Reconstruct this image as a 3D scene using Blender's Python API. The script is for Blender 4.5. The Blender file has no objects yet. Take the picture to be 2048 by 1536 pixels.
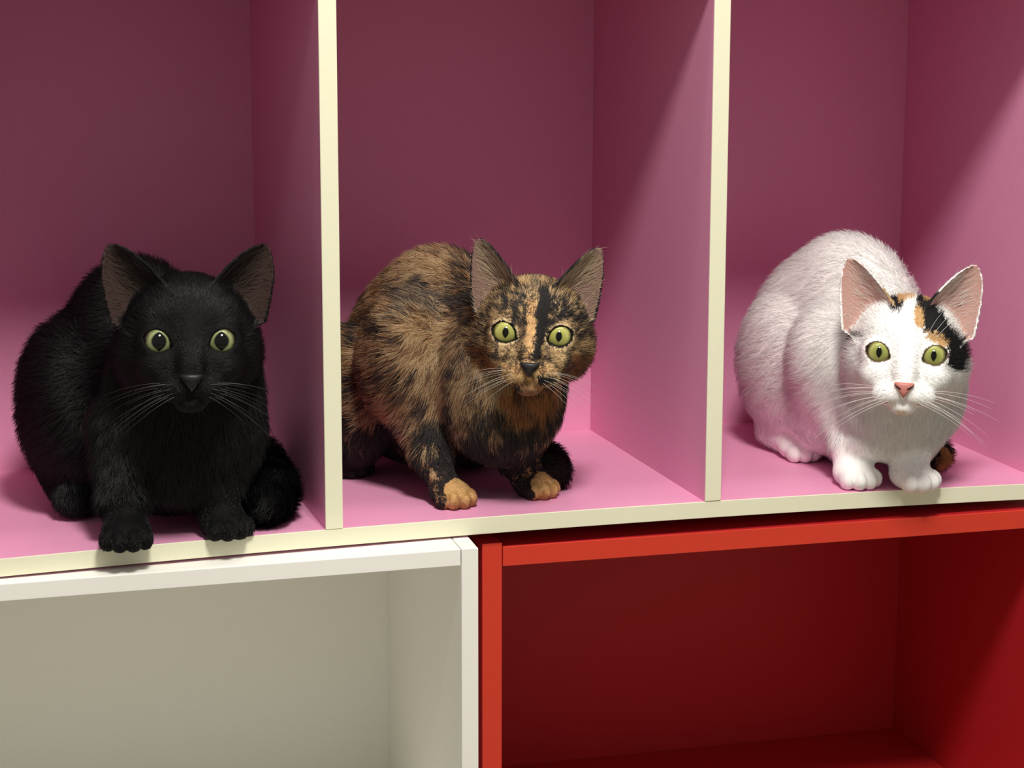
import bpy, math
import numpy as np
from mathutils import Matrix, Vector

# ------------------------------------------------------------------ camera, world, lamp, exposure
FUR = 1.0            # strand density multiplier
VOX = 1.25           # cat mesh resolution in mm
SC = bpy.context.scene
COL = SC.collection
rng = np.random.default_rng(7)

YAW, PITCH, ROLL = 0.290727, 0.190124, 0.001887
FPX = 4374.7
CAM = np.array([-0.30978, -1.50275, 0.40310])


def basis():
    f = np.array([math.sin(YAW) * math.cos(PITCH), math.cos(YAW) * math.cos(PITCH), -math.sin(PITCH)])
    r = np.array([math.cos(YAW), -math.sin(YAW), 0.0])
    u = np.cross(r, f)
    c, s = math.cos(ROLL), math.sin(ROLL)
    return f, c * r + s * u, -s * r + c * u


CF, CR, CU = basis()
cam_d = bpy.data.cameras.new('camera')
cam_d.sensor_width = 36.0
cam_d.lens = FPX / 2048 * 36.0
cam_d.clip_start = 0.05
cam = bpy.data.objects.new('camera', cam_d)
M = Matrix(((CR[0], CU[0], -CF[0], CAM[0]), (CR[1], CU[1], -CF[1], CAM[1]), (CR[2], CU[2], -CF[2], CAM[2]), (0, 0, 0, 1)))
cam.matrix_world = M
COL.objects.link(cam)
SC.camera = cam

world = bpy.data.worlds.new('room_light')
SC.world = world
world.use_nodes = True
bg = world.node_tree.nodes['Background']
bg.inputs[0].default_value = (1.0, 0.955, 0.88, 1)
bg.inputs[1].default_value = 0.31

lamp_d = bpy.data.lights.new('ceiling_lamp', 'AREA')
lamp_d.shape = 'DISK'
lamp_d.size = 0.32
lamp_d.energy = 30.5
lamp_d.color = (1.0, 0.965, 0.90)
lamp = bpy.data.objects.new('ceiling_lamp', lamp_d)
LPOS = Vector((0.0, -0.97, 1.50))
lamp.location = LPOS
lamp.rotation_euler = (Vector((0.15, 0.1, 0.1)) - LPOS).to_track_quat('-Z', 'Y').to_euler()
COL.objects.link(lamp)

tube_d = bpy.data.lights.new('ceiling_tube', 'AREA')
tube_d.shape = 'RECTANGLE'
tube_d.size = 1.1
tube_d.size_y = 0.12
tube_d.energy = 6.0
tube_d.color = (1.0, 0.965, 0.90)
tube = bpy.data.objects.new('ceiling_tube', tube_d)
tube.location = (0.22, -0.17, 1.5)
COL.objects.link(tube)

SC.view_settings.view_transform = 'Standard'
SC.view_settings.look = 'None'
SC.view_settings.gamma = 1.0
SC.view_settings.use_curve_mapping = False
SC.view_settings.exposure = 0.0
SC.cycles.max_bounces = 10
SC.cycles.diffuse_bounces = 5
SC.cycles.transparent_max_bounces = 8


# ------------------------------------------------------------------ helpers
def lin(r, g, b):
    o = []
    for c in (r, g, b):
        c /= 255.0
        o.append(c / 12.92 if c <= 0.04045 else ((c + 0.055) / 1.055) ** 2.4)
    return np.array(o, dtype=np.float32)


def new_mat(name):
    m = bpy.data.materials.new(name)
    m.use_nodes = True
    nt = m.node_tree
    return m, nt, nt.nodes['Principled BSDF']


def laminate(name, rgb, rough=0.45, var=0.06, bump=0.012, scale=260.0, smudge=0.0):
    m, nt, b = new_mat(name)
    tc = nt.nodes.new('ShaderNodeTexCoord')
    n1 = nt.nodes.new('ShaderNodeTexNoise')
    n1.inputs['Scale'].default_value = scale
    n1.inputs['Detail'].default_value = 3
    n2 = nt.nodes.new('ShaderNodeTexNoise')
    n2.inputs['Scale'].default_value = 6.0
    n2.inputs['Detail'].default_value = 4
    nt.links.new(tc.outputs['Object'], n1.inputs['Vector'])
    nt.links.new(tc.outputs['Object'], n2.inputs['Vector'])
    mix = nt.nodes.new('ShaderNodeMix')
    mix.data_type = 'RGBA'
    mix.inputs[6].default_value = (*(rgb * (1 - var)), 1)
    mix.inputs[7].default_value = (*np.minimum(rgb * (1 + var), 1.0), 1)
    add = nt.nodes.new('ShaderNodeMath')
    add.operation = 'MULTIPLY_ADD'
    add.inputs[1].default_value = 0.6
    nt.links.new(n1.outputs['Fac'], add.inputs[0])
    mul = nt.nodes.new('ShaderNodeMath')
    mul.operation = 'MULTIPLY'
    mul.inputs[1].default_value = 0.4
    nt.links.new(n2.outputs['Fac'], mul.inputs[0])
    nt.links.new(mul.outputs[0], add.inputs[2])
    nt.links.new(add.outputs[0], mix.inputs[0])
    nt.links.new(mix.outputs[2], b.inputs['Base Color'])
    b.inputs['Roughness'].default_value = rough
    b.inputs['Specular IOR Level'].default_value = 0.35
    if bump:
        bp = nt.nodes.new('ShaderNodeBump')
        bp.inputs['Strength'].default_value = 0.25
        bp.inputs['Distance'].default_value = bump * 0.01
        nt.links.new(n1.outputs['Fac'], bp.inputs['Height'])
        nt.links.new(bp.outputs['Normal'], b.inputs['Normal'])
    return m


PINK = laminate('pink_laminate', lin(231, 157, 193), rough=0.42)
CREAM = laminate('cream_edge_banding', lin(236, 234, 206), rough=0.5, var=0.04)
WHITE = laminate('cream_white_laminate', lin(247, 246, 239), rough=0.45, var=0.03)
RED = laminate('red_laminate', lin(190, 38, 44), rough=0.4, var=0.05)
REDEDGE = laminate('red_edge_banding', lin(214, 62, 42), rough=0.42, var=0.05)
FLOORM = laminate('floor_vinyl', lin(170, 160, 145), rough=0.5, scale=40)
WALLM = laminate('wall_paint', lin(225, 220, 208), rough=0.8, scale=90)


def link(o, parent=None):
    COL.objects.link(o)
    if parent is not None:
        o.parent = parent
    return o


def empty(name, loc=(0, 0, 0)):
    o = bpy.data.objects.new(name, None)
    o.location = loc
    o.empty_display_size = 0.05
    COL.objects.link(o)
    return o


def hexa(name, corners, mat, parent=None, bevel=0.0006, seg=1, bow=None):
    """board from 8 world corners (x0y0z0,x1y0z0,x1y1z0,x0y1z0, then top), optionally split along X and bowed"""
    c = np.array(corners, dtype=float)
    if seg == 1:
        v = c
        f = [(0, 3, 2, 1), (4, 5, 6, 7), (0, 1, 5, 4), (1, 2, 6, 5), (2, 3, 7, 6), (3, 0, 4, 7)]
    else:
        v, f = [], []
        for i in range(seg + 1):
            t = i / seg
            for a, b in ((0, 1), (3, 2), (7, 6), (4, 5)):
                v.append(c[a] * (1 - t) + c[b] * t)
        for i in range(seg):
            o = i * 4
            for k in range(4):
                k2 = (k + 1) % 4
                f.append((o + k, o + 4 + k, o + 4 + k2, o + k2))
        f.append((0, 1, 2, 3))
        n = seg * 4
        f.append((n + 3, n + 2, n + 1, n))
        v = np.array(v)
        if bow is not None:
            v[:, 2] += bow(v[:, 0])
    me = bpy.data.meshes.new(name)
    me.from_pydata([tuple(x) for x in v], [], f)
    me.materials.append(mat)
    me.validate()
    import bmesh
    bm = bmesh.new()
    bm.from_mesh(me)
    bmesh.ops.recalc_face_normals(bm, faces=bm.faces)
    bm.to_mesh(me)
    bm.free()
    o = bpy.data.objects.new(name, me)
    link(o, parent)
    if bevel:
        md = o.modifiers.new('bevel', 'BEVEL')
        md.width = bevel
        md.segments = 2
        md.limit_method = 'ANGLE'
    return o


def board(name, x0, x1, y0, y1, z0, z1, mat, parent=None, frame=None, **k):
    c = [(x0, y0, z0), (x1, y0, z0), (x1, y1, z0), (x0, y1, z0), (x0, y0, z1), (x1, y0, z1), (x1, y1, z1), (x0, y1, z1)]
    if frame is not None:
        c = [frame(p) for p in c]
    return hexa(name, c, mat, parent, **k)


# ------------------------------------------------------------------ setting
GROUND = -0.62
fl = board('floor', -2.5, 2.5, -3.0, 0.33, GROUND - 0.05, GROUND, FLOORM, bevel=0)
fl['kind'] = 'structure'
wb = board('wall_back', -2.5, 2.5, 0.33, 0.40, GROUND, 1.9, WALLM, bevel=0)
wb['kind'] = 'structure'

# ------------------------------------------------------------------ pink cabinet lying on its side
P, T, D, H = 0.293, 0.0125, 0.2725, 0.390
E_ = 0.0012     # edge banding thickness


def bowf(x):
    return 0.0023 - 0.005 * ((x - 0.17) / 0.4) ** 2


X0, X1 = -P, 2 * P + T
pk = empty('storage_cabinet', (0.15, 0.14, -T))
pk['label'] = 'pink storage cabinet with cream edges, three open compartments holding the cats'
pk['category'] = 'cabinet'


def child_of(parent, o):
    o.parent = parent
    o.matrix_parent_inverse = parent.matrix_basis.inverted()
    return o


def pboard(name, *a, **k):
    o = board(name, *a, PINK, **k)
    child_of(pk, o)
    return o


b = pboard('base_board', X0, X1, E_, D, -T, 0.0, seg=24, bow=bowf)
e = board('edge_strip', X0, X1, 0, E_, -T, 0.0003, CREAM, seg=24, bow=bowf, bevel=0.0004)
e.parent = b
b = pboard('top_board', X0, X1, E_, D, H, H + T)
board('edge_strip', X0, X1, 0, E_, H, H + T, CREAM).parent = b
for nm, xa in (('end_panel', X0), ('divider', 0.0), ('divider', P), ('end_panel', 2 * P)):
    z = float(bowf(xa)) - 0.0008
    b = pboard(nm, xa, xa + T, E_, D, z, H)
    board('edge_strip', xa - 0.0002, xa + T + 0.0002, -0.0006, E_, z + 0.0012, H, CREAM, bevel=0.0007).parent = b
b = pboard('back_panel', X0 + 0.001, X1 - 0.001, D, D + 0.0035, -0.010, H + 0.010)
for o in list(COL.objects):
    if o.name.startswith('edge_strip') and o.parent is not None and o.parent.parent is pk:
        o.matrix_parent_inverse = o.parent.matrix_basis.inverted()


# ------------------------------------------------------------------ lower cabinets
def make_cab(label, mat, edge, frame, xl, xr, zt, zb, depth, t, tl_drop=0.0, post_l=0.0, loc=(0, 0, 0)):
    root = empty('storage_cabinet', loc)
    root['label'] = label
    root['category'] = 'cabinet'

    def add(nm, x0, x1, z0, z1, dl=0.0, y1=None):
        y1 = depth if y1 is None else y1
        c = [(x0, E_, z0 - dl), (x1, E_, z0), (x1, y1, z0), (x0, y1, z0 - dl), (x0, E_, z1 - dl), (x1, E_, z1), (x1, y1, z1), (x0, y1, z1 - dl)]
        bb = child_of(root, hexa(nm, [frame(p) for p in c], mat, bevel=0.0008))
        c = [(x0, 0, z0 - dl), (x1, 0, z0), (x1, E_, z0), (x0, E_, z0 - dl), (x0, 0, z1 - dl), (x1, 0, z1), (x1, E_, z1), (x0, E_, z1 - dl)]
        s = hexa('edge_strip', [frame(p) for p in c], edge, bevel=0.0005)
        s.parent = bb
        return bb
    g = 0.0006
    add('top_board', xl + t + g, xr - t - g, zt - t, zt, dl=tl_drop)
    add('side_panel', xr - t, xr, zb, zt)
    add('side_panel', xl, xl + t, zb, zt - tl_drop + post_l)
    add('shelf', xl + t, xr - t, -0.302 - t, -0.302)
    add('bottom_board', xl + t, xr - t, zb + 0.01, zb + 0.01 + t)
    c = [(xl + t * 0.6, depth, zb), (xr - t * 0.6, depth, zb), (xr - t * 0.6, depth + 0.003, zb), (xl + t * 0.6, depth + 0.003, zb)]
    c += [(p[0], p[1], zt - 0.002 - (tl_drop if p[0] < (xl + xr) / 2 else 0)) for p in c]
    child_of(root, hexa('back_panel', [frame(p) for p in c], mat, bevel=0))
    return root


def rot_frame(ox, oy, ang):
    ca, sa = math.cos(ang), math.sin(ang)
    return lambda p: (ox + ca * p[0] + sa * p[1], oy - sa * p[0] + ca * p[1], p[2])


# white unit: right front corner at (0.1057,-0.030), turned ~3 degrees
make_cab('cream-white cabinet below the black cat, its post touching the red cabinet', WHITE, WHITE,
         rot_frame(0.1057, -0.030, 0.0525), -0.47, 0.0, -0.0121, GROUND, 0.297, 0.0124, tl_drop=0.0066, loc=(-0.1, 0.12, GROUND))
# red unit: left front corner set back a little, slightly turned
make_cab('bright red cabinet below the tortoiseshell and calico cats', RED, REDEDGE,
         rot_frame(0.1192, 0.0070, 0.021), 0.0, 0.485, -0.0229, GROUND, 0.272, 0.0152, post_l=0.003, loc=(0.35, 0.14, GROUND))


# ------------------------------------------------------------------ cats: implicit surfaces (mm), meshed by surface nets
def A3(*v):
    return np.array(v, dtype=np.float32)


def smin(a, b, k):
    h = np.maximum(k - np.abs(a - b), 0.0) / k
    return np.minimum(a, b) - h * h * k * 0.25


def smax(a, b, k):
    return -smin(-a, -b, k)


def rotm(rx=0, ry=0, rz=0):
    m = Matrix.Rotation(math.radians(rz), 3, 'Z') @ Matrix.Rotation(math.radians(ry), 3, 'Y') @ Matrix.Rotation(math.radians(rx), 3, 'X')
    return np.array(m, dtype=np.float32)


def d_ell(p, c, r, rot=None):
    q = p - A3(*c)
    if rot is not None:
        q = q @ rotm(*rot)
    r = A3(*r)
    k0 = np.sqrt(((q / r) ** 2).sum(1))
    k1 = np.sqrt(((q / (r * r)) ** 2).sum(1)) + 1e-6
    return k0 * (k0 - 1.0) / k1


def d_cap(p, a, b, ra, rb):
    a, b = A3(*a), A3(*b)
    ab = b - a
    t = np.clip(((p - a) @ ab) / (ab @ ab), 0, 1)
    return np.sqrt(((p - a - t[:, None] * ab) ** 2).sum(1)) - (ra + (rb - ra) * t)


def lattice(p, seed=0):
    """value noise 0..1 at points p (unit lattice)"""
    i = np.floor(p).astype(np.int64)
    f = (p - i).astype(np.float32)
    f = f * f * (3 - 2 * f)
    out = np.zeros(len(p), np.float32)
    for dx in (0, 1):
        for dy in (0, 1):
            for dz in (0, 1):
                h = ((i[:, 0] + dx) * 374761393 + (i[:, 1] + dy) * 668265263 + (i[:, 2] + dz) * 2147483647 + seed * 974711) & 0xFFFFFFFF
                h = ((h ^ (h >> 13)) * 1274126177) & 0xFFFFFFFF
                h = ((h ^ (h >> 16)) & 0xFFFF).astype(np.float32) / 65535.0
                w = (f[:, 0] if dx else 1 - f[:, 0]) * (f[:, 1] if dy else 1 - f[:, 1]) * (f[:, 2] if dz else 1 - f[:, 2])
                out += h * w
    return out


def fbm(p, size, seed=0, octv=3):
    a, tot, out = 1.0, 0.0, 0.0
    q = p / size
    for o in range(octv):
        out = out + a * lattice(q * (2 ** o) + 17.3 * o, seed + o)
        tot += a
        a *= 0.5
    return out / tot


def surface_nets(sdf, lo, hi, h, blk=4):
    lo = np.array(lo, np.float32)
    n = np.ceil((np.array(hi) - lo) / (h * blk)).astype(int)
    cx = [lo[a] + (np.arange(n[a]) * blk + (blk - 1) / 2) * h for a in range(3)]
    G = np.stack(np.meshgrid(*cx, indexing='ij'), -1).reshape(-1, 3).astype(np.float32)
    dc = np.concatenate([sdf(g) for g in np.array_split(G, max(1, len(G) // 200000))]).reshape(n)
    act = np.abs(dc) < h * blk * 1.9
    dense = np.repeat(np.repeat(np.repeat(dc, blk, 0), blk, 1), blk, 2)
    ai = np.argwhere(act)
    off = np.stack(np.meshgrid(*[np.arange(blk)] * 3, indexing='ij'), -1).reshape(-1, 3)
    for ch in np.array_split(ai, max(1, len(ai) // 6000)):
        idx = (ch[:, None, :] * blk + off[None]).reshape(-1, 3)
        dv = sdf((lo + idx * h).astype(np.float32))
        dense[idx[:, 0], idx[:, 1], idx[:, 2]] = dv
    ins = dense < 0
    o = np.zeros(tuple(np.array(ins.shape) - 1), np.uint8)
    for dx in (0, 1):
        for dy in (0, 1):
            for dz in (0, 1):
                o += ins[dx:ins.shape[0] - 1 + dx, dy:ins.shape[1] - 1 + dy, dz:ins.shape[2] - 1 + dz]
    cells = np.argwhere((o > 0) & (o < 8))
    vid = np.full(o.shape, -1, np.int32)
    vid[cells[:, 0], cells[:, 1], cells[:, 2]] = np.arange(len(cells))
    corner = [(a, b_, c) for a in (0, 1) for b_ in (0, 1) for c in (0, 1)]
    cv = {c: dense[cells[:, 0] + c[0], cells[:, 1] + c[1], cells[:, 2] + c[2]] for c in corner}
    acc = np.zeros((len(cells), 3), np.float32)
    cnt = np.zeros(len(cells), np.float32)
    for c in corner:
        for ax in range(3):
            if c[ax] == 0:
                c2 = list(c)
                c2[ax] = 1
                c2 = tuple(c2)
                a, b_ = cv[c], cv[c2]
                m = (a < 0) != (b_ < 0)
                t = np.where(m, a / np.where(m, a - b_, 1), 0)
                pt = np.tile(np.array(c, np.float32), (len(cells), 1))
                pt[:, ax] = t
                acc += pt * m[:, None]
                cnt += m
    V = lo + (cells + acc / cnt[:, None]) * h
    quads = []
    for ax in range(3):
        u, v = (ax + 1) % 3, (ax + 2) % 3
        sl0 = [slice(None)] * 3
        sl1 = [slice(None)] * 3
        sl0[ax] = slice(0, -1)
        sl1[ax] = slice(1, None)
        s0, s1 = ins[tuple(sl0)], ins[tuple(sl1)]
        ed = np.argwhere(s0 != s1)
        ok = (ed[:, u] > 0) & (ed[:, v] > 0) & (ed[:, u] < o.shape[u]) & (ed[:, v] < o.shape[v])
        ed = ed[ok]
        flip = s0[ed[:, 0], ed[:, 1], ed[:, 2]]

        def cid(du, dv):
            q = ed.copy()
            q[:, u] += du
            q[:, v] += dv
            return vid[q[:, 0], q[:, 1], q[:, 2]]
        Q = np.stack([cid(-1, -1), cid(0, -1), cid(0, 0), cid(-1, 0)], 1)
        Q = np.where(flip[:, None], Q, Q[:, ::-1])
        quads.append(Q)
    Q = np.concatenate(quads)
    Q = Q[(Q >= 0).all(1)]
    return V.astype(np.float32), Q


def vert_normals(V, Q):
    fn = np.cross(V[Q[:, 2]] - V[Q[:, 0]], V[Q[:, 3]] - V[Q[:, 1]])
    N = np.zeros_like(V)
    for k in range(4):
        for a in range(3):
            N[:, a] += np.bincount(Q[:, k], fn[:, a], len(V))
    return N / (np.linalg.norm(N, axis=1, keepdims=True) + 1e-9), np.linalg.norm(fn, axis=1) * 0.5


def mesh_obj(name, V, Q, mat, parent, col=None):
    me = bpy.data.meshes.new(name)
    me.vertices.add(len(V))
    me.vertices.foreach_set('co', (V * 0.001).astype(np.float32).ravel())
    me.loops.add(Q.size)
    me.loops.foreach_set('vertex_index', Q.astype(np.int32).ravel())
    me.polygons.add(len(Q))
    me.polygons.foreach_set('loop_start', np.arange(len(Q), dtype=np.int32) * Q.shape[1])
    me.polygons.foreach_set('loop_total', np.full(len(Q), Q.shape[1], np.int32))
    me.polygons.foreach_set('use_smooth', np.ones(len(Q), bool))
    me.update(calc_edges=True)
    if col is not None:
        at = me.attributes.new('coat', 'FLOAT_COLOR', 'POINT')
        at.data.foreach_set('color', np.c_[col, np.ones(len(col))].astype(np.float32).ravel())
    me.materials.append(mat)
    o = bpy.data.objects.new(name, me)
    link(o)
    if parent is not None:
        child_of(parent, o)
    return o


def hair_obj(name, pts, rad, col, nrm, mat, parent):
    """pts (n,k,3) mm, rad (k,) or (n,k) mm"""
    n, k, _ = pts.shape
    hc = bpy.data.hair_curves.new(name)
    hc.add_curves([k] * n)
    hc.attributes['position'].data.foreach_set('vector', (pts * 0.001).astype(np.float32).ravel())
    ra = hc.attributes.get('radius') or hc.attributes.new('radius', 'FLOAT', 'POINT')
    ra.data.foreach_set('value', (np.broadcast_to(rad, (n, k)) * 0.001).astype(np.float32).ravel())
    at = hc.attributes.new('coat', 'FLOAT_COLOR', 'CURVE')
    at.data.foreach_set('color', np.c_[col, np.ones(n)].astype(np.float32).ravel())
    sn = hc.attributes.new('skin_normal', 'FLOAT_VECTOR', 'CURVE')
    sn.data.foreach_set('vector', nrm.astype(np.float32).ravel())
    hc.materials.append(mat)
    o = bpy.data.objects.new(name, hc)
    link(o)
    if parent is not None:
        child_of(parent, o)
    return o


# ---- materials for the animals
def coat_skin_mat():
    m, nt, b = new_mat('cat_skin')
    a = nt.nodes.new('ShaderNodeAttribute')
    a.attribute_name = 'coat'
    nt.links.new(a.outputs['Color'], b.inputs['Base Color'])
    b.inputs['Roughness'].default_value = 0.75
    b.inputs['Specular IOR Level'].default_value = 0.15
    return m


def fur_mat(name, gloss, trans, grough=0.3):
    m, nt, b = new_mat(name)
    nt.nodes.remove(b)
    out = nt.nodes['Material Output']
    a = nt.nodes.new('ShaderNodeAttribute')
    a.attribute_name = 'coat'
    sn = nt.nodes.new('ShaderNodeAttribute')
    sn.attribute_name = 'skin_normal'
    geo = nt.nodes.new('ShaderNodeNewGeometry')
    mixn = nt.nodes.new('ShaderNodeMix')
    mixn.data_type = 'VECTOR'
    mixn.inputs[0].default_value = 0.12
    nt.links.new(sn.outputs['Vector'], mixn.inputs[4])
    nt.links.new(geo.outputs['Normal'], mixn.inputs[5])
    nrm = nt.nodes.new('ShaderNodeVectorMath')
    nrm.operation = 'NORMALIZE'
    nt.links.new(mixn.outputs[1], nrm.inputs[0])
    df = nt.nodes.new('ShaderNodeBsdfDiffuse')
    nt.links.new(a.outputs['Color'], df.inputs['Color'])
    nt.links.new(nrm.outputs[0], df.inputs['Normal'])
    tr = nt.nodes.new('ShaderNodeBsdfTranslucent')
    nt.links.new(a.outputs['Color'], tr.inputs['Color'])
    m1 = nt.nodes.new('ShaderNodeMixShader')
    m1.inputs[0].default_value = trans
    nt.links.new(df.outputs[0], m1.inputs[1])
    nt.links.new(tr.outputs[0], m1.inputs[2])
    hr = nt.nodes.new('ShaderNodeBsdfHair')
    hr.component = 'Reflection'
    hr.inputs['Color'].default_value = (1, 1, 1, 1)
    hr.inputs['RoughnessU'].default_value = grough
    hr.inputs['RoughnessV'].default_value = 0.6
    m2 = nt.nodes.new('ShaderNodeMixShader')
    m2.inputs[0].default_value = gloss
    nt.links.new(m1.outputs[0], m2.inputs[1])
    nt.links.new(hr.outputs[0], m2.inputs[2])
    nt.links.new(m2.outputs[0], out.inputs['Surface'])
    return m


def eye_mat(name, inner, outer, rim, pw, ph):
    """object space in mm*0.001: local +Z looks out of the eye; slit pupil pw x ph (half sizes, mm)"""
    m, nt, b = new_mat(name)
    N = nt.nodes
    L = nt.links
    tc = N.new('ShaderNodeTexCoord')
    sep = N.new('ShaderNodeSeparateXYZ')
    L.new(tc.outputs['Object'], sep.inputs[0])

    def mth(op, a, b_=None):
        q = N.new('ShaderNodeMath')
        q.operation = op
        for i, x in enumerate((a, b_)):
            if x is None:
                continue
            if isinstance(x, (int, float)):
                q.inputs[i].default_value = x
            else:
                L.new(x, q.inputs[i])
        return q.outputs[0]

    def rad(a, b_, sharp=None):
        xx = mth('DIVIDE', sep.outputs['X'], a)
        yy = mth('DIVIDE', sep.outputs['Y'], b_)
        return mth('SQRT', mth('ADD', mth('MULTIPLY', xx, xx), mth('MULTIPLY', yy, yy)))
    r = rad(0.0092, 0.0092)
    ns = N.new('ShaderNodeTexNoise')
    ns.inputs['Scale'].default_value = 420
    ns.inputs['Detail'].default_value = 3
    L.new(tc.outputs['Object'], ns.inputs['Vector'])
    rn = mth('ADD', r, mth('MULTIPLY', mth('SUBTRACT', ns.outputs['Fac'], 0.5), 0.25))
    cr = N.new('ShaderNodeValToRGB')
    el = cr.color_ramp.elements
    el[0].position, el[0].color = 0.25, (*inner, 1)
    el[1].position, el[1].color = 0.72, (*outer, 1)
    e2 = el.new(0.92)
    e2.color = (*rim, 1)
    e3 = el.new(1.0)
    e3.color = (0.012, 0.010, 0.008, 1)
    L.new(rn, cr.inputs[0])
    # lens-shaped pupil
    pr = mth('ADD', mth('DIVIDE', mth('ABSOLUTE', sep.outputs['X']), pw * 0.001),
             mth('POWER', mth('DIVIDE', mth('ABSOLUTE', sep.outputs['Y']), ph * 0.001), 2.0))
    ss = N.new('ShaderNodeMapRange')
    ss.inputs[1].default_value = 0.9
    ss.inputs[2].default_value = 1.12
    L.new(pr, ss.inputs[0])
    mx = N.new('ShaderNodeMix')
    mx.data_type = 'RGBA'
    mx.inputs[6].default_value = (0.002, 0.002, 0.002, 1)
    L.new(ss.outputs[0], mx.inputs[0])
    L.new(cr.outputs[0], mx.inputs[7])
    L.new(mx.outputs[2], b.inputs['Base Color'])
    b.inputs['Roughness'].default_value = 0.35
    b.inputs['Specular IOR Level'].default_value = 0.0
    b.inputs['Coat IOR'].default_value = 1.45
    b.inputs['Coat Weight'].default_value = 1.0
    b.inputs['Coat Roughness'].default_value = 0.075
    return m


def nose_mat():
    m, nt, b = new_mat('nose_leather')
    a = nt.nodes.new('ShaderNodeAttribute')
    a.attribute_name = 'coat'
    nt.links.new(a.outputs['Color'], b.inputs['Base Color'])
    n = nt.nodes.new('ShaderNodeTexNoise')
    n.inputs['Scale'].default_value = 900
    tc = nt.nodes.new('ShaderNodeTexCoord')
    nt.links.new(tc.outputs['Object'], n.inputs['Vector'])
    b.inputs['Roughness'].default_value = 0.42
    b.inputs['Specular IOR Level'].default_value = 0.3
    bp = nt.nodes.new('ShaderNodeBump')
    bp.inputs['Strength'].default_value = 0.3
    bp.inputs['Distance'].default_value = 0.0003
    nt.links.new(n.outputs['Fac'], bp.inputs['Height'])
    nt.links.new(bp.outputs['Normal'], b.inputs['Normal'])
    return m


NOSEM = nose_mat()
SKIN = coat_skin_mat()

# ---- head, canonical size, mm: x to the viewer's right, y up, z out of the face; eyes 40 mm apart at y=0
EYE_C = (19.8, 0.0, -10.0)
EYE_R = 10.6
EYE_TILT = 16.0        # outer corner up
EYE_OUT = 9.0


def eye_frame(s):
    """rows: eye-local axes in head space"""
    R = rotm(0, s * EYE_OUT, 0) @ rotm(0, 0, s * EYE_TILT)
    return R.T


def aperture(q, s, grow=0.0):
    """almond-shaped opening of the lids; <0 inside"""
    e = (q - A3(s * EYE_C[0], EYE_C[1], EYE_C[2])) @ eye_frame(s).T
    R, hh = 9.6, 7.0
    up = np.sqrt(e[:, 0] ** 2 + (e[:, 1] + (R - hh)) ** 2) - R
    dn = np.sqrt(e[:, 0] ** 2 + (e[:, 1] - (R - hh + 0.3)) ** 2) - R
    d = np.maximum(up, dn)
    # tear duct corner
    d = smin(d, np.sqrt((e[:, 0] + s * 9.0) ** 2 + (e[:, 1] + 1.0) ** 2) - 1.0, 2.5)
    return np.maximum(d - grow, -(e[:, 2] - 1.0))


EAR = dict(base=(30.0, 20.0, -34.0), tip=(46.0, 69.0, -31.0), wi=26.0, wo=15.0)


def ear_coords(q, s, P_):
    b_ = A3(s * P_['base'][0], *P_['base'][1:])
    t_ = A3(s * P_['tip'][0], *P_['tip'][1:])
    a = t_ - b_
    L = float(np.linalg.norm(a))
    a /= L
    n = A3(s * P_.get('out', 0.30), 0.02, 1.0)
    n = n - a * (n @ a)
    n /= np.linalg.norm(n)
    w = np.cross(a, n)
    if w[0] * s < 0:
        w = -w           # w points outwards
    r = q - b_
    return r @ w, r @ a, r @ n, L


def ear_sdf(q, s, P_):
    w, h, n, L = ear_coords(q, s, P_)
    t = np.clip(h / L, 0, 1)
    tt = np.clip(1 - t, 0, 1) ** 0.88
    rnd = P_.get('round', 4.0) * np.sqrt(np.clip(1 - t * t, 0, 1)) * t
    low = np.clip(1 + h / 16.0, 0.2, 1)
    Wi = (P_['wi'] * tt + rnd) * low
    Wo = (P_['wo'] * tt + rnd) * low
    mid = (Wo - Wi) * 0.5
    W = (Wo + Wi) * 0.5 + 0.3
    wc = w - mid
    u = np.clip(wc / np.maximum(W, 1.0), -1.2, 1.2)
    depth = (13.0 * (1 - t) ** 0.8 + 2.5)
    curve = -depth * (1 - np.abs(u) ** 2.4) + depth * 0.55
    sheet = np.abs(n - curve) - (1.5 + 0.9 * (1 - t))
    d = np.maximum(sheet * 0.8, (np.abs(wc) - W) * 0.8)
    d = np.maximum(d, h - L)
    d = np.maximum(d, -h - 10)
    return d, n - curve, t, u


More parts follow.
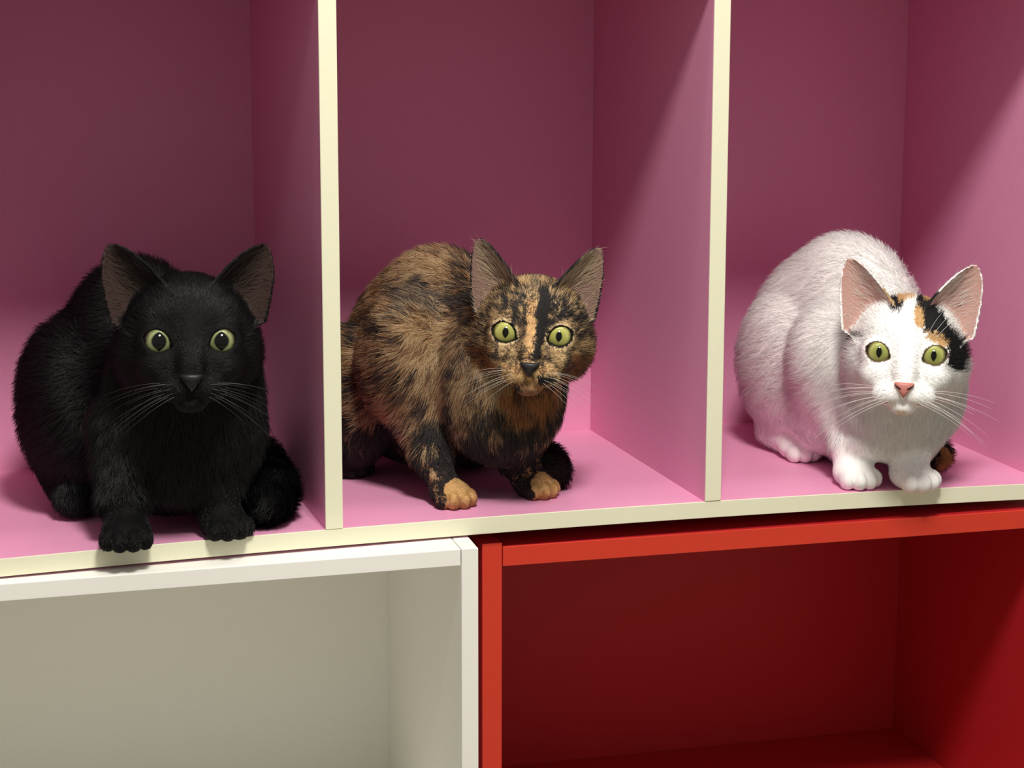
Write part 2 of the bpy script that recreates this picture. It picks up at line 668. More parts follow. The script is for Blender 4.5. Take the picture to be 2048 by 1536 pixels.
def head_sdf(q, ear, fat=1.0):
    ax = np.abs(q[:, 0])
    qm = np.stack([ax, q[:, 1], q[:, 2]], 1)
    d = d_ell(qm, (0, 6, -43), (41, 38.2, 42))
    d = smin(d, d_ell(qm, (25 * fat, -9, -40), (19.5, 22, 26)), 12)
    d = smin(d, d_ell(qm, (0, -10, -26), (31, 26, 24)), 10)
    d = smin(d, d_ell(qm, (13, 14, -21), (15, 12, 16)), 10)          # brow
    d = smin(d, d_cap(qm, (0, 20, -18), (0, -17, 8.5), 12.0, 7.8), 10)  # bridge of the nose
    d = smin(d, d_ell(qm, (17, -17, -10), (15, 12, 15)), 10)          # cheek below the eye
    d = smin(d, d_ell(qm, (19.8, 0, -10.5), (12.6, 11.4, 11.0)), 6)  # lids over the eyeball
    d = smin(d, d_ell(qm, (10.0, -30.2, 6.0), (13.4, 8.0, 8.8), (0, 22, -6)), 7)   # whisker pads
    d = smin(d, d_ell(qm, (0, -24.5, 10), (7.5, 6, 9)), 4)
    d = smin(d, d_ell(qm, (0, -39, 1.5), (10.0, 6.2, 9.5)), 4)         # chin
    g = mouth_dist(q) - 0.9
    d = smax(d, -g, 1.6)
    for s in (-1, 1):
        e = ear_sdf(q, s, ear)[0]
        d = smin(d, e, 5.0)
    for s in (-1, 1):
        m = (q[:, 0] * s > 2)
        ap = np.full(len(q), 50.0, np.float32)
        if m.any():
            ap[m] = aperture(q[m], s)
        d = smax(d, -ap, 1.2)
    return d


def mouth_dist(q):
    qm = np.stack([np.abs(q[:, 0]), q[:, 1], q[:, 2]], 1)
    g = d_cap(qm, (0, -29.5, 18.6), (0, -34.4, 17.2), 0, 0)
    g = np.minimum(g, d_cap(qm, (0, -34.4, 17.2), (7, -37.4, 14.5), 0, 0))
    return np.minimum(g, d_cap(qm, (7, -37.4, 14.5), (17, -36.0, 5.0), 0, 0))


def nose_sdf(q):
    qm = np.stack([np.abs(q[:, 0]), q[:, 1], q[:, 2]], 1)
    x, y = qm[:, 0], qm[:, 1]
    tri = smax(y + 20.8, x * 0.86 - (y + 32.2) * 0.66, 3.0)
    d = smax(tri, d_ell(qm, (0, -24.5, 11.2), (13, 11, 9.8)), 2.0)
    d = smax(d, -d_cap(qm, (3.4, -26.2, 20.6), (6.2, -24.0, 19.4), 1.0, 0.5), 0.7)
    d = smax(d, -d_cap(qm, (0, -26.2, 21.2), (0, -31, 20.2), 0.35, 0.35), 0.6)
    return d


def paw(c, head, sc=1.0, floor=0.0):
    """list of primitives for a front paw: heading in degrees (0 = towards -Y)"""
    a = math.radians(head)
    fx, fy = math.sin(a), -math.cos(a)
    sx, sy = math.cos(a), math.sin(a)

    def pt(u, v, z):
        return (c[0] + (sx * u + fx * v) * sc, c[1] + (sy * u + fy * v) * sc, floor + z * sc)
    L = [('ell', pt(0, 0, 10.0), (15.5 * sc, 17 * sc, 10.0 * sc), (0, 0, head), 7)]
    for u, v, r in ((-11.2, 7.5, 5.6), (-4.1, 12.5, 6.0), (4.1, 12.5, 6.0), (11.2, 7.5, 5.6)):
        L.append(('ell', pt(u, v, 7.6), (r * sc, 9.5 * sc, 7.6 * sc), (0, 0, head + u * 0.8), 0.8))
    return L


def prim(p, g):
    if g[0] == 'ell':
        return d_ell(p, g[1], g[2], g[3])
    return d_cap(p, g[1], g[2], g[3], g[4])


class Cat:
    pass


def in_poly(x, y, poly):
    ins = np.zeros(len(x), bool)
    j = len(poly) - 1
    for i in range(len(poly)):
        xi, yi = poly[i]
        xj, yj = poly[j]
        c = ((yi > y) != (yj > y)) & (x < (xj - xi) * (y - yi) / ((yj - yi) + 1e-9) + xi)
        ins ^= c
        j = i
    return ins


def build_cat(C):
    hs = C.hs
    vf = np.array(C.eye_mid) * 0.001 - CAM                      # the cat looks at the person taking the picture
    vf /= np.linalg.norm(vf)
    vr = np.cross(vf, (0, 0, 1.0))
    vr /= np.linalg.norm(vr)
    base = np.stack([vr, np.cross(vr, vf), -vf], 0).astype(np.float32)
    HR = rotm(*C.hrot).T @ base                                # rows = head axes in world
    eye_mid = A3(*C.eye_mid)

    def to_head(p):
        return (p - eye_mid) @ HR.T / hs

    def from_head(q):
        return (q * hs) @ HR + eye_mid

    hc = from_head(A3(0, 0, -40)[None])[0]
    ear = dict(EAR)
    ear.update(C.ear)

    def body_sdf(p):
        d = None
        for g in C.body:
            e = prim(p, g)
            d = e if d is None else smin(d, e, g[-1])
        return d

    def tail_sdf(p):
        d = None
        for i in range(len(C.tail) - 1):
            a, b_ = C.tail[i], C.tail[i + 1]
            e = d_cap(p, a[:3], b_[:3], a[3], b_[3])
            d = e if d is None else smin(d, e, 4)
        return d

    def sdf(p):
        d = body_sdf(p)
        t = tail_sdf(p)
        d = smin(d, t, 3.0)
        m = ((p - hc) ** 2).sum(1) < (115 * hs) ** 2
        if m.any():
            q = to_head(p[m])
            dh = head_sdf(q, ear, C.fat) * hs
            d[m] = smin(d[m], dh, 12.0 * np.clip((-q[:, 2] - 18) / 20, 0.02, 1))
        return np.maximum(d, C.floor - p[:, 2])

    allc = np.array([g[1] for g in C.body])
    lo = np.minimum(allc.min(0) - 85, hc - 70)
    hi = np.maximum(allc.max(0) + 85, hc + 85)
    lo[2] = C.floor - 6
    V, Q = surface_nets(sdf, lo, hi, VOX)
    N, FA = vert_normals(V, Q)

    def classify(p):
        q = to_head(p)
        near = ((p - hc) ** 2).sum(1) < (115 * hs) ** 2
        dh = np.full(len(p), 99.0, np.float32)
        dh[near] = head_sdf(q[near], ear, C.fat) * hs
        db = body_sdf(p)
        dt = tail_sdf(p)
        R = dict(q=q, dh=dh, db=db, dt=dt)
        R['head'] = (dh < db + 1.0) & (dh < dt)
        R['tail'] = (dt < db - 1.0) & ~R['head']
        inner = np.zeros(len(p), bool)
        earm = np.zeros(len(p), bool)
        et = np.zeros(len(p), np.float32)
        eu = np.zeros(len(p), np.float32)
        for s in (-1, 1):
            e, side, t, u = ear_sdf(q, s, ear)
            k = R['head'] & (e < 1.2) & (q[:, 0] * s > 0)
            earm |= k
            inner |= k & (side > 0.3) & (np.abs(u) < 0.93)
            et = np.where(k, t, et)
            eu = np.where(k, u, eu)
        R['ear'], R['earin'], R['et'], R['eu'] = earm, inner, et, eu
        ap = np.full(len(p), 50.0, np.float32)
        for s in (-1, 1):
            k = R['head'] & (q[:, 0] * s > 2) & (np.abs(q[:, 1]) < 25) & (q[:, 2] > -16)
            if k.any():
                ap[k] = np.minimum(ap[k], aperture(q[k], s))
        R['ap'] = ap
        R['mouth'] = np.where(R['head'], mouth_dist(q), 50.0)
        R['nose'] = np.where(R['head'], nose_sdf(q), 50.0)
        return R

    root = empty('cat', (C.eye_mid[0] * 0.001, (C.eye_mid[1] + 60) * 0.001, C.floor * 0.001))
    root['label'] = C.label
    root['category'] = 'cat'
    root['group'] = 'cats sitting in the pink cabinet'

    Rv = classify(V)
    cv = C.color(V, Rv, C, True)
    bodyo = mesh_obj('body', V, Q, SKIN, root, cv)

    # ---- fur strands
    def strands(n, mask_fn):
        pf = FA / FA.sum()
        fi = rng.choice(len(Q), n, p=pf)
        uv = rng.random((n, 2)).astype(np.float32)
        q4 = Q[fi]
        w = np.stack([(1 - uv[:, 0]) * (1 - uv[:, 1]), uv[:, 0] * (1 - uv[:, 1]), uv[:, 0] * uv[:, 1], (1 - uv[:, 0]) * uv[:, 1]], 1)
        p = (V[q4] * w[:, :, None]).sum(1)
        nn = (N[q4] * w[:, :, None]).sum(1)
        nn /= np.linalg.norm(nn, axis=1, keepdims=True) + 1e-9
        return p, nn

    p, nn = strands(int(C.count * FUR), None)
    # denser on the head
    ph, nh = strands(int(C.hcount * FUR), None)
    k = ((ph - hc) ** 2).sum(1) < (75 * hs) ** 2
    p = np.concatenate([p, ph[k]])
    nn = np.concatenate([nn, nh[k]])
    R = classify(p)
    q = R['q']
    keep = (R['ap'] > 1.3) & (R['nose'] > 0.9) & (R['mouth'] > 1.0)
    keep &= ~(R['earin'] & (rng.random(len(p)) > 0.20))
    keep &= (p[:, 2] - C.floor > 1.5)
    p, nn = p[keep], nn[keep]
    R = {kk: vv[keep] for kk, vv in R.items()}
    q = R['q']
    n = len(p)
    # length
    muz = np.clip((q[:, 2] + 14) / 24, 0, 1)
    ln = np.full(n, C.blen, np.float32)
    up = np.clip((p[:, 2] - C.floor) / 60.0, 0, 1)
    ln = ln * (0.35 + 0.65 * up)
    lh = 2.6 + 7.5 * np.clip((-q[:, 2] - 4) / 30, 0, 1) ** 1.2
    lh = np.where(q[:, 1] > 18, np.minimum(lh, 5.5), lh)
    lh = lh - muz * 0.6
    ln = np.where(R['head'], lh * hs, ln)
    # blend at the neck
    nb = np.clip(1 - np.abs(R['dh'] - R['db']) / 14, 0, 1)
    ln = np.where(R['head'], ln + nb * (C.blen * 0.8 - ln) * np.clip((-q[:, 2] - 30) / 25, 0, 1), ln)
    ln = np.where(R['tail'], C.blen * 0.8, ln)
    ln = np.where(R['ear'], 1.7, ln)
    ln = np.where(R['earin'], np.where(R['eu'] < 0.2, 16.0, 4.5) * (1.1 - 0.6 * R['et']), ln)
    apn = np.clip(R['ap'] / 6.0, 0.35, 1)
    ln = ln * np.where(R['head'], apn, 1)
    for pc in C.paws:
        dd = np.sqrt(((p - A3(*pc)) ** 2).sum(1))
        ln = np.where((dd < 30) & ~R['head'] & ~R['tail'], np.minimum(ln, 1.3 + 0.25 * np.maximum(dd - 20, 0)), ln)
    ln *= 0.75 + 0.5 * rng.random(n)
    # direction
    ax = A3(*C.axis)
    dirb = np.tile(ax, (n, 1))
    dirb[:, 2] -= 0.55
    front = np.clip((A3(*C.chest)[1] + 8 - p[:, 1]) / 30, 0, 1)[:, None]
    dirb = dirb * (1 - front) + A3(0, 0.1, -1.0) * front
    legs = np.clip((58 - (p[:, 2] - C.floor)) / 30, 0, 1)[:, None]
    dirb = dirb * (1 - legs) + A3(0, -0.25, -1.0) * legs
    src = A3(0, -14, 16)
    dh_ = q - src
    dh_[:, 1] *= 0.9
    dh_[:, 2] -= 18
    low = np.clip((-q[:, 1] - 18) / 14, 0, 1)[:, None]
    dh_ = dh_ / (np.linalg.norm(dh_, axis=1, keepdims=True) + 1e-6) + low * A3(0, -0.6, -0.3)
    dirh = dh_ @ HR
    # ears: towards the tip ; inside: from the inner edge outwards
    ea = np.where(q[:, :1] > 0, 1.0, -1.0)
    tipd = np.concatenate([0.35 * ea, np.ones((n, 1)), 0.05 * np.ones((n, 1))], 1) @ HR
    ind = np.concatenate([0.9 * ea, 0.45 * np.ones((n, 1)), 0.5 * np.ones((n, 1))], 1) @ HR
    d = np.where(R['head'][:, None], dirh, dirb)
    d = np.where(R['ear'][:, None], tipd, d)
    d = np.where(R['earin'][:, None], ind, d)
    if R['tail'].any():
        td = np.zeros((n, 3), np.float32)
        best = np.full(n, 1e9)
        for i in range(len(C.tail) - 1):
            a, b_ = A3(*C.tail[i][:3]), A3(*C.tail[i + 1][:3])
            dd = d_cap(p, a, b_, 0, 0)
            m = dd < best
            best = np.where(m, dd, best)
            td[m] = (b_ - a) / np.linalg.norm(b_ - a)
        d = np.where(R['tail'][:, None], td, d)
    # clumping swirl
    wob = np.stack([fbm(p, 7.0, 31 + i, 2) - 0.5 for i in range(3)], 1)
    d = d / (np.linalg.norm(d, axis=1, keepdims=True) + 1e-6) + wob * np.where(R['head'], 0.6, 1.2)[:, None] + (rng.random((n, 3)) - 0.5) * 0.45
    d = d - nn * (d * nn).sum(1, keepdims=True)
    d /= np.linalg.norm(d, axis=1, keepdims=True) + 1e-6
    lift = np.where(R['head'], 0.34, C.lift) * (0.6 + 0.8 * rng.random(n))
    lift = np.where(R['earin'], 0.25, lift)
    ts = np.array([0, 0.34, 0.68, 1.0], np.float32)
    pts = p[:, None, :] + ln[:, None, None] * (ts[None, :, None] * d[:, None, :] * 0.95 + (lift[:, None] * (ts[None] * 1.5 - 0.6 * ts[None] ** 2))[:, :, None] * nn[:, None, :])
    pts[:, :, 2] = np.maximum(pts[:, :, 2], C.floor + 0.4)
    # stay inside the compartment
    lo_, hi_ = C.box
    pts[:, :, 0] = np.clip(pts[:, :, 0], lo_[0], hi_[0])
    pts[:, :, 1] = np.minimum(pts[:, :, 1], hi_[1])
    rad = np.where(R['head'], C.rh, C.rb)[:, None] * np.array([1.0, 0.9, 0.65, 0.12])[None]
    col = C.color(p, R, C, False)
    col = col * (1.0 - C.tone + 2 * C.tone * rng.random((n, 1)))
    hair_obj('fur', pts, rad, col, nn, C.furmat, bodyo)

    # ---- eyes
    for s in (-1, 1):
        c = A3(s * EYE_C[0], EYE_C[1], EYE_C[2])
        nu, nv = 40, 28
        vs, fs = [], []
        for j in range(nv + 1):
            th = math.radians(105) * j / nv
            for i in range(nu):
                ph_ = 2 * math.pi * i / nu
                r_ = EYE_R * hs
                bulge = 1.0 + 0.03 * max(0.0, 1 - (th / 0.9) ** 2)
                vs.append((r_ * math.sin(th) * math.cos(ph_), r_ * math.sin(th) * math.sin(ph_), r_ * math.cos(th) * bulge))
        for j in range(nv):
            for i in range(nu):
                i2 = (i + 1) % nu
                fs.append((j * nu + i, (j + 1) * nu + i, (j + 1) * nu + i2, j * nu + i2))
        o = mesh_obj('eye', np.array(vs, np.float32), np.array(fs), C.eyemat, None)
        g = C.gaze
        Rl = rotm(g[0], g[1], 0).T @ HR
        wpos = from_head(c[None])[0] * 0.001
        o.matrix_world = Matrix(((Rl[0][0], Rl[1][0], Rl[2][0], wpos[0]), (Rl[0][1], Rl[1][1], Rl[2][1], wpos[1]), (Rl[0][2], Rl[1][2], Rl[2][2], wpos[2]), (0, 0, 0, 1)))
        o.parent = root
        o.matrix_parent_inverse = root.matrix_basis.inverted()

    # ---- nose leather
    nv_, nq_ = surface_nets(nose_sdf, (-11, -35, 5), (11, -17, 23), 0.42)
    na = np.stack([np.abs(nv_[:, 0]), nv_[:, 1], nv_[:, 2]], 1)
    nd = np.clip((d_cap(na, (3.2, -26.0, 20.6), (6.4, -23.8, 19.0), 0, 0) - 0.75) / 0.7, 0, 1)
    ncol = C.nosecol * (0.12 + 0.88 * nd[:, None])
    mesh_obj('nose', from_head(nv_), nq_, NOSEM, root, ncol)

    # ---- whiskers
    W = []
    wr = np.random.default_rng(C.seed)
    for s in (-1, 1):
        for r_ in range(4):
            for c_ in range(3):
                r0 = A3(s * (11 + 3.0 * c_), -27.5 - 2.6 * r_ + 0.5 * c_, 14.0 - 2.8 * c_)
                dr = A3(s * 1.0, 0.20 - 0.17 * r_ + wr.normal() * 0.06 + C.wdrop, 0.25 - 0.2 * c_ + wr.normal() * 0.1)
                dr /= np.linalg.norm(dr)
                L_ = C.wlen * (0.65 + 0.35 * wr.random()) * (1.0 if c_ else 0.8)
                t = np.linspace(0, 1, 9)[:, None]
                W.append(r0 + dr * t * L_ + A3(0, -0.22, -0.28) * (t ** 2) * L_)
        for c_ in range(3 if C.brow else 0):
            r0 = A3(s * (14 + 3 * c_), 12.0, -4.5)
            dr = A3(s * (0.25 + 0.2 * c_), 1.0, 0.55)
            t = np.linspace(0, 1, 9)[:, None]
            W.append(r0 + dr * t * 22 + A3(s * 0.2, -0.1, -0.4) * (t ** 2) * 22)
    W = np.array(W, np.float32)
    nW = len(W)
    pw_ = from_head(W.reshape(-1, 3)).reshape(nW, 9, 3)
    pw_[:, :, 0] = np.clip(pw_[:, :, 0], lo_[0], hi_[0])
    hair_obj('whiskers', pw_, (C.wrad * np.linspace(1, 0.25, 9))[None], np.tile(C.wcol, (nW, 1)), np.tile(-CF, (nW, 1)), C.whmat, bodyo)
    return root


# ------------------------------------------------------------------ coats
def blend(a, b_, w):
    return a * (1 - w[:, None]) + b_ * w[:, None]


def color_black(p, R, C, skin):
    n = len(p)
    c = np.tile(lin(7.5, 7, 7.5), (n, 1))
    v = 0.7 + 0.6 * fbm(p, 4.0, 5, 2)
    c = c * v[:, None]
    k = R['earin']
    c[k] = lin(58, 43, 39) if skin else lin(86, 70, 64)
    k = R['earin']
    c[k] = c[k] * (0.30 + 0.75 * np.clip((R['eu'][k] + 0.5) / 1.0, 0, 1))[:, None]
    if skin:
        c[(R['ap'] < 1.6)] = lin(10, 9, 9)
        c[R['mouth'] < 1.0] = lin(8, 7, 7)
    return c.astype(np.float32)


def jitter(q, amt, seed):
    j = (rng.random((len(q), 2)).astype(np.float32) - 0.5) * np.array([1.6, 3.6], np.float32)
    w = np.stack([fbm(q, 3.0, seed + i, 2) - 0.5 for i in range(2)], 1) * amt * 2.4
    return q[:, 0] + w[:, 0] + j[:, 0], q[:, 1] + w[:, 1] + j[:, 1]


def color_calico(p, R, C, skin):
    n = len(p)
    q = R['q']
    white = lin(253, 251, 248)
    black = lin(30, 28, 30)
    org = lin(200, 160, 112)
    c = np.tile(white, (n, 1))
    x, y = jitter(q, 1.6, 3)
    hd = R['head']
    B = [[(-14.5, 30), (-15, 42), (-5, 44), (-4, 36), (-8, 31)],
         [(5, 44), (4, 36), (8, 33), (10, 26), (12, 16), (17, 17), (24, 16), (30, 6), (31, -7), (37, -11), (43, -9), (45, 4), (41, 12), (33, 20), (28, 26), (22, 34), (14, 46)]]
    O = [[(-9, 38), (-8, 46), (4, 47), (3, 41)], [(4, 35), (3.5, 24), (6, 19), (11, 20), (11.5, 28), (8, 35)],
         [(14, 18), (13, 12), (20, 9), (28, 7), (30, 10), (24, 16)], [(10, 40), (9, 47), (16, 47), (16, 41)]]
    for pl in B:
        c[hd & in_poly(x, y, pl) & (q[:, 2] > -75)] = black
    for pl in O:
        c[hd & in_poly(x, y, pl) & (q[:, 2] > -75)] = org
    k = hd & in_poly(x, y, [(-54, -2), (-53, 12), (-42, 14), (-32, 13), (-33, 11), (-40, 9), (-46, -1)])
    k &= q[:, 2] > -50
    c[k] = lin(130, 125, 126)
    # tan tinge under the chin
    k = hd & (np.abs(q[:, 0] + 1) < 3.2 * lattice(q / 2.0, 5) + 1.2) & (q[:, 1] < -41) & (q[:, 2] > 0)
    c[k] = lin(238, 226, 206)
    # ears
    e = R['ear'] & ~R['earin']
    c[e] = white
    k = e & (R['eu'] < -0.55) & (R['et'] < 0.45)
    c[k] = np.where((q[k][:, :1] > 0), black, lin(190, 160, 120))
    k = R['earin']
    c[k] = lin(192, 150, 140) if skin else lin(250, 242, 236)
    # tail end mottled
    k = R['tail']
    m = fbm(p, 9.0, 12, 2)
    tc = np.where((m > 0.50)[:, None], lin(160, 104, 62), lin(38, 33, 32))
    c[k] = tc[k]
    if skin:
        k = (R['ap'] < 1.0)
        c[k] = lin(112, 92, 82)
        c[R['mouth'] < 0.9] = lin(176, 128, 120)
    else:
        c *= (0.95 + 0.07 * rng.random(n))[:, None]
    return c.astype(np.float32)


def color_tortie(p, R, C, skin):
    n = len(p)
    q = R['q']
    blk = lin(30, 26, 26)
    dk = lin(62, 50, 44)
    brown = lin(104, 80, 58)
    tan = lin(182, 154, 116)
    org = lin(152, 106, 66)
    cream = lin(214, 186, 142)
    # streaks run along the body axis
    pa = p.copy()
    m1 = fbm(pa, 34.0, 40, 3)
    m2 = fbm(pa, 11.0, 50, 3)
    m3 = fbm(pa, 4.0, 60, 2)
    rr = rng.random(n).astype(np.float32)
    t = m1 * 0.36 + m2 * 0.38 + m3 * 0.34 - 0.03 + (rr - 0.5) * 0.16
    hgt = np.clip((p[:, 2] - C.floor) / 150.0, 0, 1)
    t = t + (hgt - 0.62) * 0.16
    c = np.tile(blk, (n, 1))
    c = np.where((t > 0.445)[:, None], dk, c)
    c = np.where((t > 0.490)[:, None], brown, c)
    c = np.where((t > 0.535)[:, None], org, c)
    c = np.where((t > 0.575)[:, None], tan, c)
    g = np.sqrt((((p - A3(100, 100, 152)) / A3(34, 40, 22)) ** 2).sum(1))
    k = (g < 0.75 + (m2 - 0.5) * 1.6) & (rr < 0.8)
    c[k] = np.where((m3 > 0.5)[:, None], lin(112, 100, 88), lin(60, 54, 50))[k]
    bd = ~R['head'] & ~R['tail']
    k = bd & (p[:, 0] < 52) & (p[:, 2] > 60) & (p[:, 1] > 130) & (m3 > 0.40)
    c[k] = np.where((rr > 0.5)[:, None], lin(168, 134, 84), lin(128, 98, 62))[k]
    # bright orange bib, dark lower chest and legs
    ch = A3(*C.chest)
    bib = np.exp(-(((p - A3(ch[0] + 8, ch[1] - 40, ch[2] + 8)) / A3(26, 40, 26)) ** 2).sum(1))
    k = bd & (bib + (m2 - 0.5) * 0.8 > 0.5)
    c[k] = np.where((m3 > 0.42)[:, None], lin(168, 112, 66), lin(98, 66, 46))[k]
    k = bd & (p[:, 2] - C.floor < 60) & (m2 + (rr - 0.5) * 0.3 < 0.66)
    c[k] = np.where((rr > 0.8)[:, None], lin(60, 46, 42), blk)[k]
    # paws: toes orange; outer side of the left one black
    for pc, rad_ in C.orange:
        d = np.sqrt((((p - A3(*pc)) / A3(*rad_)) ** 2).sum(1))
        k = bd & (d < 1.0 + (m3 - 0.5) * 0.2)
        c[k] = np.where((m3 > 0.45)[:, None], lin(190, 150, 98), lin(168, 126, 78))[k]
    for pc, r_ in C.darkspots:
        k = bd & (np.sqrt(((p - A3(*pc)) ** 2).sum(1)) < r_)
        c[k] = blk
    # tail dark
    c[R['tail']] = np.where((rr > 0.86)[:, None], lin(70, 52, 44), lin(34, 29, 29))[R['tail']]
    # ---- head
    hd = R['head']
    x, y = jitter(q, 2.0, 70)
    hm = m2 * 0.40 + m3 * 0.60 + (rr - 0.5) * 0.34
    # streaked brown ground
    hb = hm + (fbm(p, 16.0, 95, 2) - 0.5) * 0.5
    h = np.where((hb > 0.56)[:, None], lin(190, 160, 116), np.where((hb > 0.47)[:, None], lin(132, 106, 74), np.where((hb > 0.40)[:, None], lin(80, 66, 54), lin(42, 36, 34))))
    c = np.where(hd[:, None], h, c)
    # cheeks and around the eyes lighter
    ring = hd & (R['ap'] < 3.2) & (hm > 0.40 + 0.10 * fbm(q, 5.0, 90, 1))
    c[ring] = np.where((hm > 0.44)[:, None], cream, lin(160, 128, 88))[ring]
    # lower face warm
    k = hd & (q[:, 1] < -12) & (q[:, 2] < -2)
    c[k] = np.where((hm > 0.5)[:, None], lin(150, 104, 64), lin(84, 60, 44))[k]
    k = hd & (np.abs(x) < 20) & (y < -23) & (y > -37) & (q[:, 2] > -2)
    c[k] = np.where((hm > 0.50)[:, None], lin(204, 168, 118), np.where((hm > 0.42)[:, None], lin(172, 130, 82), lin(112, 82, 54)))[k]
    k = hd & (np.abs(x) < 15) & (y <= -37) & (q[:, 2] > -8)
    c[k] = np.where((hm > 0.45)[:, None], lin(172, 130, 92), lin(138, 98, 66))[k]
    D = [[(2.2, 36), (1.8, 20), (2.5, 8), (2.0, 0), (2.0, -10), (0, -19), (7.5, -19), (7.5, -8), (9, 2), (11, 10), (12, 24), (9, 36)],
         [(-16, 34), (-2, 33), (1, 26), (-6, 23), (-14, 27)],
         [(12, 30), (12, 14), (24, 13), (38, 14), (42, 24), (30, 30)],
         [(5, -30), (8, -36), (20, -35), (20, -29), (12, -28.5)],
         [(-15, -38), (-14, -44), (-5, -44), (-4, -39)],
         [(-44, 20), (-30, 15), (-20, 20), (-24, 28), (-40, 30)]]
    for i, pl in enumerate(D):
        k = hd & in_poly(x, y, pl)
        if i in (1, 2, 5):
            k &= (hm < 0.56)
            c[k] = np.where((hm < 0.47)[:, None], blk, lin(70, 60, 54))[k]
        else:
            c[k] = blk
    k = hd & in_poly(x, y, [(-5.5, 22), (-5, 8), (-4.5, -6), (-3.5, -18), (1, -18), (1.8, -8), (1.6, 8), (1.2, 22), (-2, 25)]) & (hm > 0.36)
    c[k] = np.where((hm > 0.44)[:, None], lin(206, 166, 116), lin(156, 112, 70))[k]
    k = hd & in_poly(x, y, [(-6, 46), (-5, 36), (-1, 33), (3, 36), (3, 48)]) & (rr > 0.4)
    c[k] = lin(104, 92, 80)
    # ears
    e = R['ear'] & ~R['earin']
    c[e] = np.where((R['et'] > 0.45)[:, None], blk, c)[e]
    k = e & (np.abs(R['eu']) > 0.85)
    c[k] = blk
    k = R['earin']
    c[k] = lin(128, 100, 92) if skin else lin(198, 178, 148)
    if skin:
        c[(R['ap'] < 1.6)] = lin(14, 11, 10)
        c[R['mouth'] < 1.0] = lin(20, 15, 13)
    return c.astype(np.float32)


# ------------------------------------------------------------------ the three cats
FURB = fur_mat('black_fur', 0.024, 0.0, 0.15)
FURT = fur_mat('tortoiseshell_fur', 0.03, 0.05)
FURW = fur_mat('calico_fur', 0.02, 0.06)
WHB = fur_mat('dark_whisker', 0.12, 0.1)
WHW = fur_mat('white_whisker', 0.15, 0.2)

# black cat
C = Cat()
C.label = 'black cat with yellow-green eyes crouching in the left pink compartment'
C.seed = 1
C.floor = 0.3
C.hs = 1.0625
C.eye_mid = (-99.5, -38, 150.6)
C.hrot = (0, 2, -1.0)
C.gaze = (0, 0)
C.ear = dict(tip=(50, 63, -29), base=(32, 20, -34), wi=28, wo=18, round=10)
C.fat = 1.06
C.axis = (-0.15, 1.0, 0.0)
C.chest = (-90, 50, 85)
C.body = [
    ('ell', (-114, 138, 98), (56, 80, 84), (0, 0, 0), 20),
    ('ell', (-112, 190, 80), (60, 60, 72), (0, 0, 0), 25),
    ('ell', (-94, 38, 82), (53, 46, 62), (0, 0, 0), 25),
    ('ell', (-94, 32, 122), (42, 42, 38), (0, 0, 0), 25),
    ('ell', (-165, 134, 74), (36, 62, 65), (0, 0, 6), 16),
    ('ell', (-68, 140, 62), (34, 58, 58), (0, 0, -6), 14),
    ('cap', (-134, 45, 76), (-141, 18, 30), 24, 16, 14),
    ('cap', (-141, 18, 30), (-141, 8, 12), 16, 14, 6),
    ('cap', (-66, 40, 70), (-76, 18, 28), 22, 15, 14),
    ('cap', (-74, 18, 28), (-74, 14, 12), 15, 14, 6),
    ('cap', (-166, 160, 20), (-168, 96, 14), 18, 14, 12),
    ('ell', (-106, 52, 44), (44, 36, 32), (0, 0, 0), 14),
] + paw((-143, -2), -6, 1.1) + paw((-72, 8), 16, 1.05)
C.paws = [(-143, -4, 10), (-72, 6, 10)]
C.tail = [(-95, 245, 30, 17), (-40, 215, 22, 17), (-22, 150, 20, 17), (-27, 80, 21, 18), (-32, 42, 21, 18), (-38, 26, 20, 16)]
C.box = ((-278, 0, 0), (-1.0, 271, 390))
C.count = 130000
C.hcount = 150000
C.rb, C.rh = 0.14, 0.10
C.blen = 15.0
C.lift = 0.36
C.tone = 0.35
C.color = color_black
C.furmat = FURB
C.whmat = WHB
C.wcol = lin(26, 25, 25)
C.wlen = 46
C.wdrop = -0.16
C.wrad = 0.11
C.brow = False
C.eyemat = eye_mat('black_cat_eye', lin(48, 52, 38), lin(144, 150, 104), lin(84, 86, 54), 5.0, 6.8)
C.nosecol = lin(24, 22, 23)
build_cat(C)

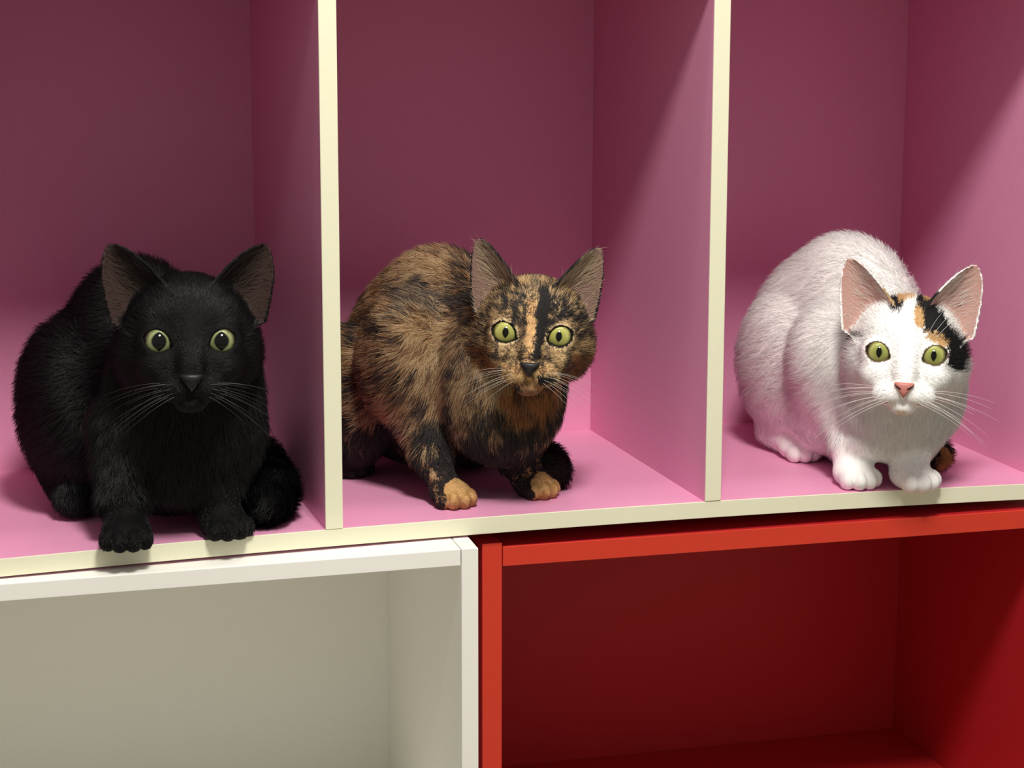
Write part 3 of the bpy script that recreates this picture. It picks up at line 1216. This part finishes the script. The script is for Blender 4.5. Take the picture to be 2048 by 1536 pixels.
# tortoiseshell cat
C = Cat()
C.label = 'tortoiseshell cat with mottled brown and black coat in the middle compartment'
C.seed = 2
C.floor = 2.2
C.hs = 0.976
C.eye_mid = (150.5, -15, 139.9)
C.hrot = (0, 0, -4.2)
C.gaze = (0, 0)
C.ear = dict(tip=(45.5, 69, -29), base=(29, 20, -33), wi=26.5, wo=16.5, round=6.5)
C.fat = 1.0
C.axis = (-0.5, 0.86, 0.1)
C.chest = (152, 66, 82)
C.body = [
    ('ell', (121, 132, 100), (48, 74, 84), (0, 0, 26), 20),
    ('ell', (106, 178, 80), (48, 56, 72), (0, 0, 20), 25),
    ('ell', (148, 54, 84), (45, 42, 54), (0, 0, 10), 25),
    ('ell', (150, 52, 114), (36, 40, 34), (0, 0, 0), 25),
    ('ell', (86, 98, 104), (36, 40, 48), (0, 0, 20), 18),
    ('ell', (54, 170, 62), (30, 54, 58), (0, 0, 12), 10),
    ('ell', (150, 165, 60), (34, 58, 56), (0, 0, 10), 14),
    ('cap', (88, 92, 84), (94, 66, 40), 23, 13, 16),
    ('cap', (94, 66, 40), (102, 48, 14), 13, 10.8, 6),
    ('cap', (166, 74, 64), (166, 66, 28), 22, 14, 14),
    ('cap', (166, 66, 28), (172, 56, 13), 14, 12, 6),
    ('cap', (54, 200, 18), (54, 165, 14), 16, 14, 10),
] + paw((106, 44), 6, 0.95, 1.5) + paw((174, 54), 28, 0.92, 1.5) + paw((55, 164), 6, 0.95, 1.5)
C.paws = [(105, 42, 10), (174, 52, 10), (55, 162, 10)]
C.tail = [(95, 248, 26, 13), (165, 225, 18, 13), (198, 165, 16, 13), (202, 110, 15, 13), (194, 74, 16, 13), (188, 66, 17, 11)]
C.orange = [((111, 34, 9), (15.5, 17, 16)), ((180, 44, 8), (15, 14, 15))]
C.darkspots = [((94, 42, 6), 8.0), ((168, 46, 17), 2.2), ((55, 160, 12), 34)]
C.box = ((14.0, 0, 0), (292, 271, 390))
C.count = 150000
C.hcount = 150000
C.rb, C.rh = 0.13, 0.10
C.blen = 11.0
C.lift = 0.36
C.tone = 0.30
C.color = color_tortie
C.furmat = FURT
C.whmat = WHW
C.wcol = lin(215, 208, 195)
C.wlen = 40
C.wdrop = -0.18
C.wrad = 0.11
C.brow = False
C.eyemat = eye_mat('tortoiseshell_cat_eye', lin(150, 150, 72), lin(184, 182, 104), lin(92, 90, 46), 2.3, 4.3)
C.nosecol = lin(34, 30, 33)
build_cat(C)

# calico cat
C = Cat()
C.label = 'mostly white calico cat with pink nose in the right compartment'
C.seed = 3
C.floor = -0.2
C.hs = 1.0185
C.eye_mid = (434, -45, 116.8)
C.hrot = (0, 0, -1.8)
C.gaze = (0, 0)
C.ear = dict(tip=(46.5, 69, -30), base=(30, 21, -34), wi=28, wo=18, round=8.5)
C.fat = 1.0
C.axis = (-0.35, 0.93, 0.1)
C.chest = (474, 48, 66)
C.body = [
    ('ell', (468, 130, 98), (50, 76, 86), (0, 0, 14), 20),
    ('ell', (457, 176, 82), (51, 56, 72), (0, 0, 10), 25),
    ('ell', (466, 28, 67), (48, 46, 47), (0, 0, 10), 25),
    ('ell', (446, 105, 48), (38, 48, 42), (0, 0, 10), 14),
    ('ell', (464, 24, 92), (40, 44, 36), (0, 0, 0), 25),
    ('ell', (430, 76, 92), (34, 38, 44), (0, 0, 10), 18),
    ('ell', (419, 150, 74), (27, 54, 57), (0, 0, 8), 9),
    ('ell', (505, 150, 60), (32, 56, 56), (0, 0, 0), 14),
    ('cap', (436, 66, 64), (430, 38, 30), 26, 15, 16),
    ('cap', (430, 38, 30), (428, 28, 12), 15, 13.5, 6),
    ('ell', (453, 22, 36), (30, 22, 17), (0, 0, 0), 8),
    ('cap', (486, 40, 52), (472, 16, 26), 22, 14, 14),
    ('cap', (472, 16, 26), (467, 8, 12), 14, 13, 6),
    ('cap', (420, 165, 18), (424, 130, 12), 15, 13, 8),
] + paw((427.5, 22), 4, 1.02) + paw((467, 2), 20, 1.05) + paw((424, 122), 14, 0.98)
C.paws = [(427, 20, 10), (467, 0, 10), (424, 120, 10)]
C.tail = [(450, 245, 26, 12), (505, 225, 18, 12), (522, 160, 15, 12), (516, 90, 16, 13), (507, 46, 17, 13.5), (503, 30, 18, 12)]
C.box = ((307.0, 0, 0), (584, 271, 390))
C.count = 60000
C.hcount = 90000
C.rb, C.rh = 0.10, 0.08
C.blen = 13.0
C.lift = 0.24
C.tone = 0.03
C.color = color_calico
C.furmat = FURW
C.whmat = WHW
C.wcol = lin(250, 248, 244)
C.wlen = 56
C.wdrop = -0.06
C.wrad = 0.17
C.brow = True
C.eyemat = eye_mat('calico_cat_eye', lin(128, 136, 62), lin(178, 178, 104), lin(86, 82, 46), 2.1, 4.6)
C.nosecol = lin(198, 126, 116)
build_cat(C)
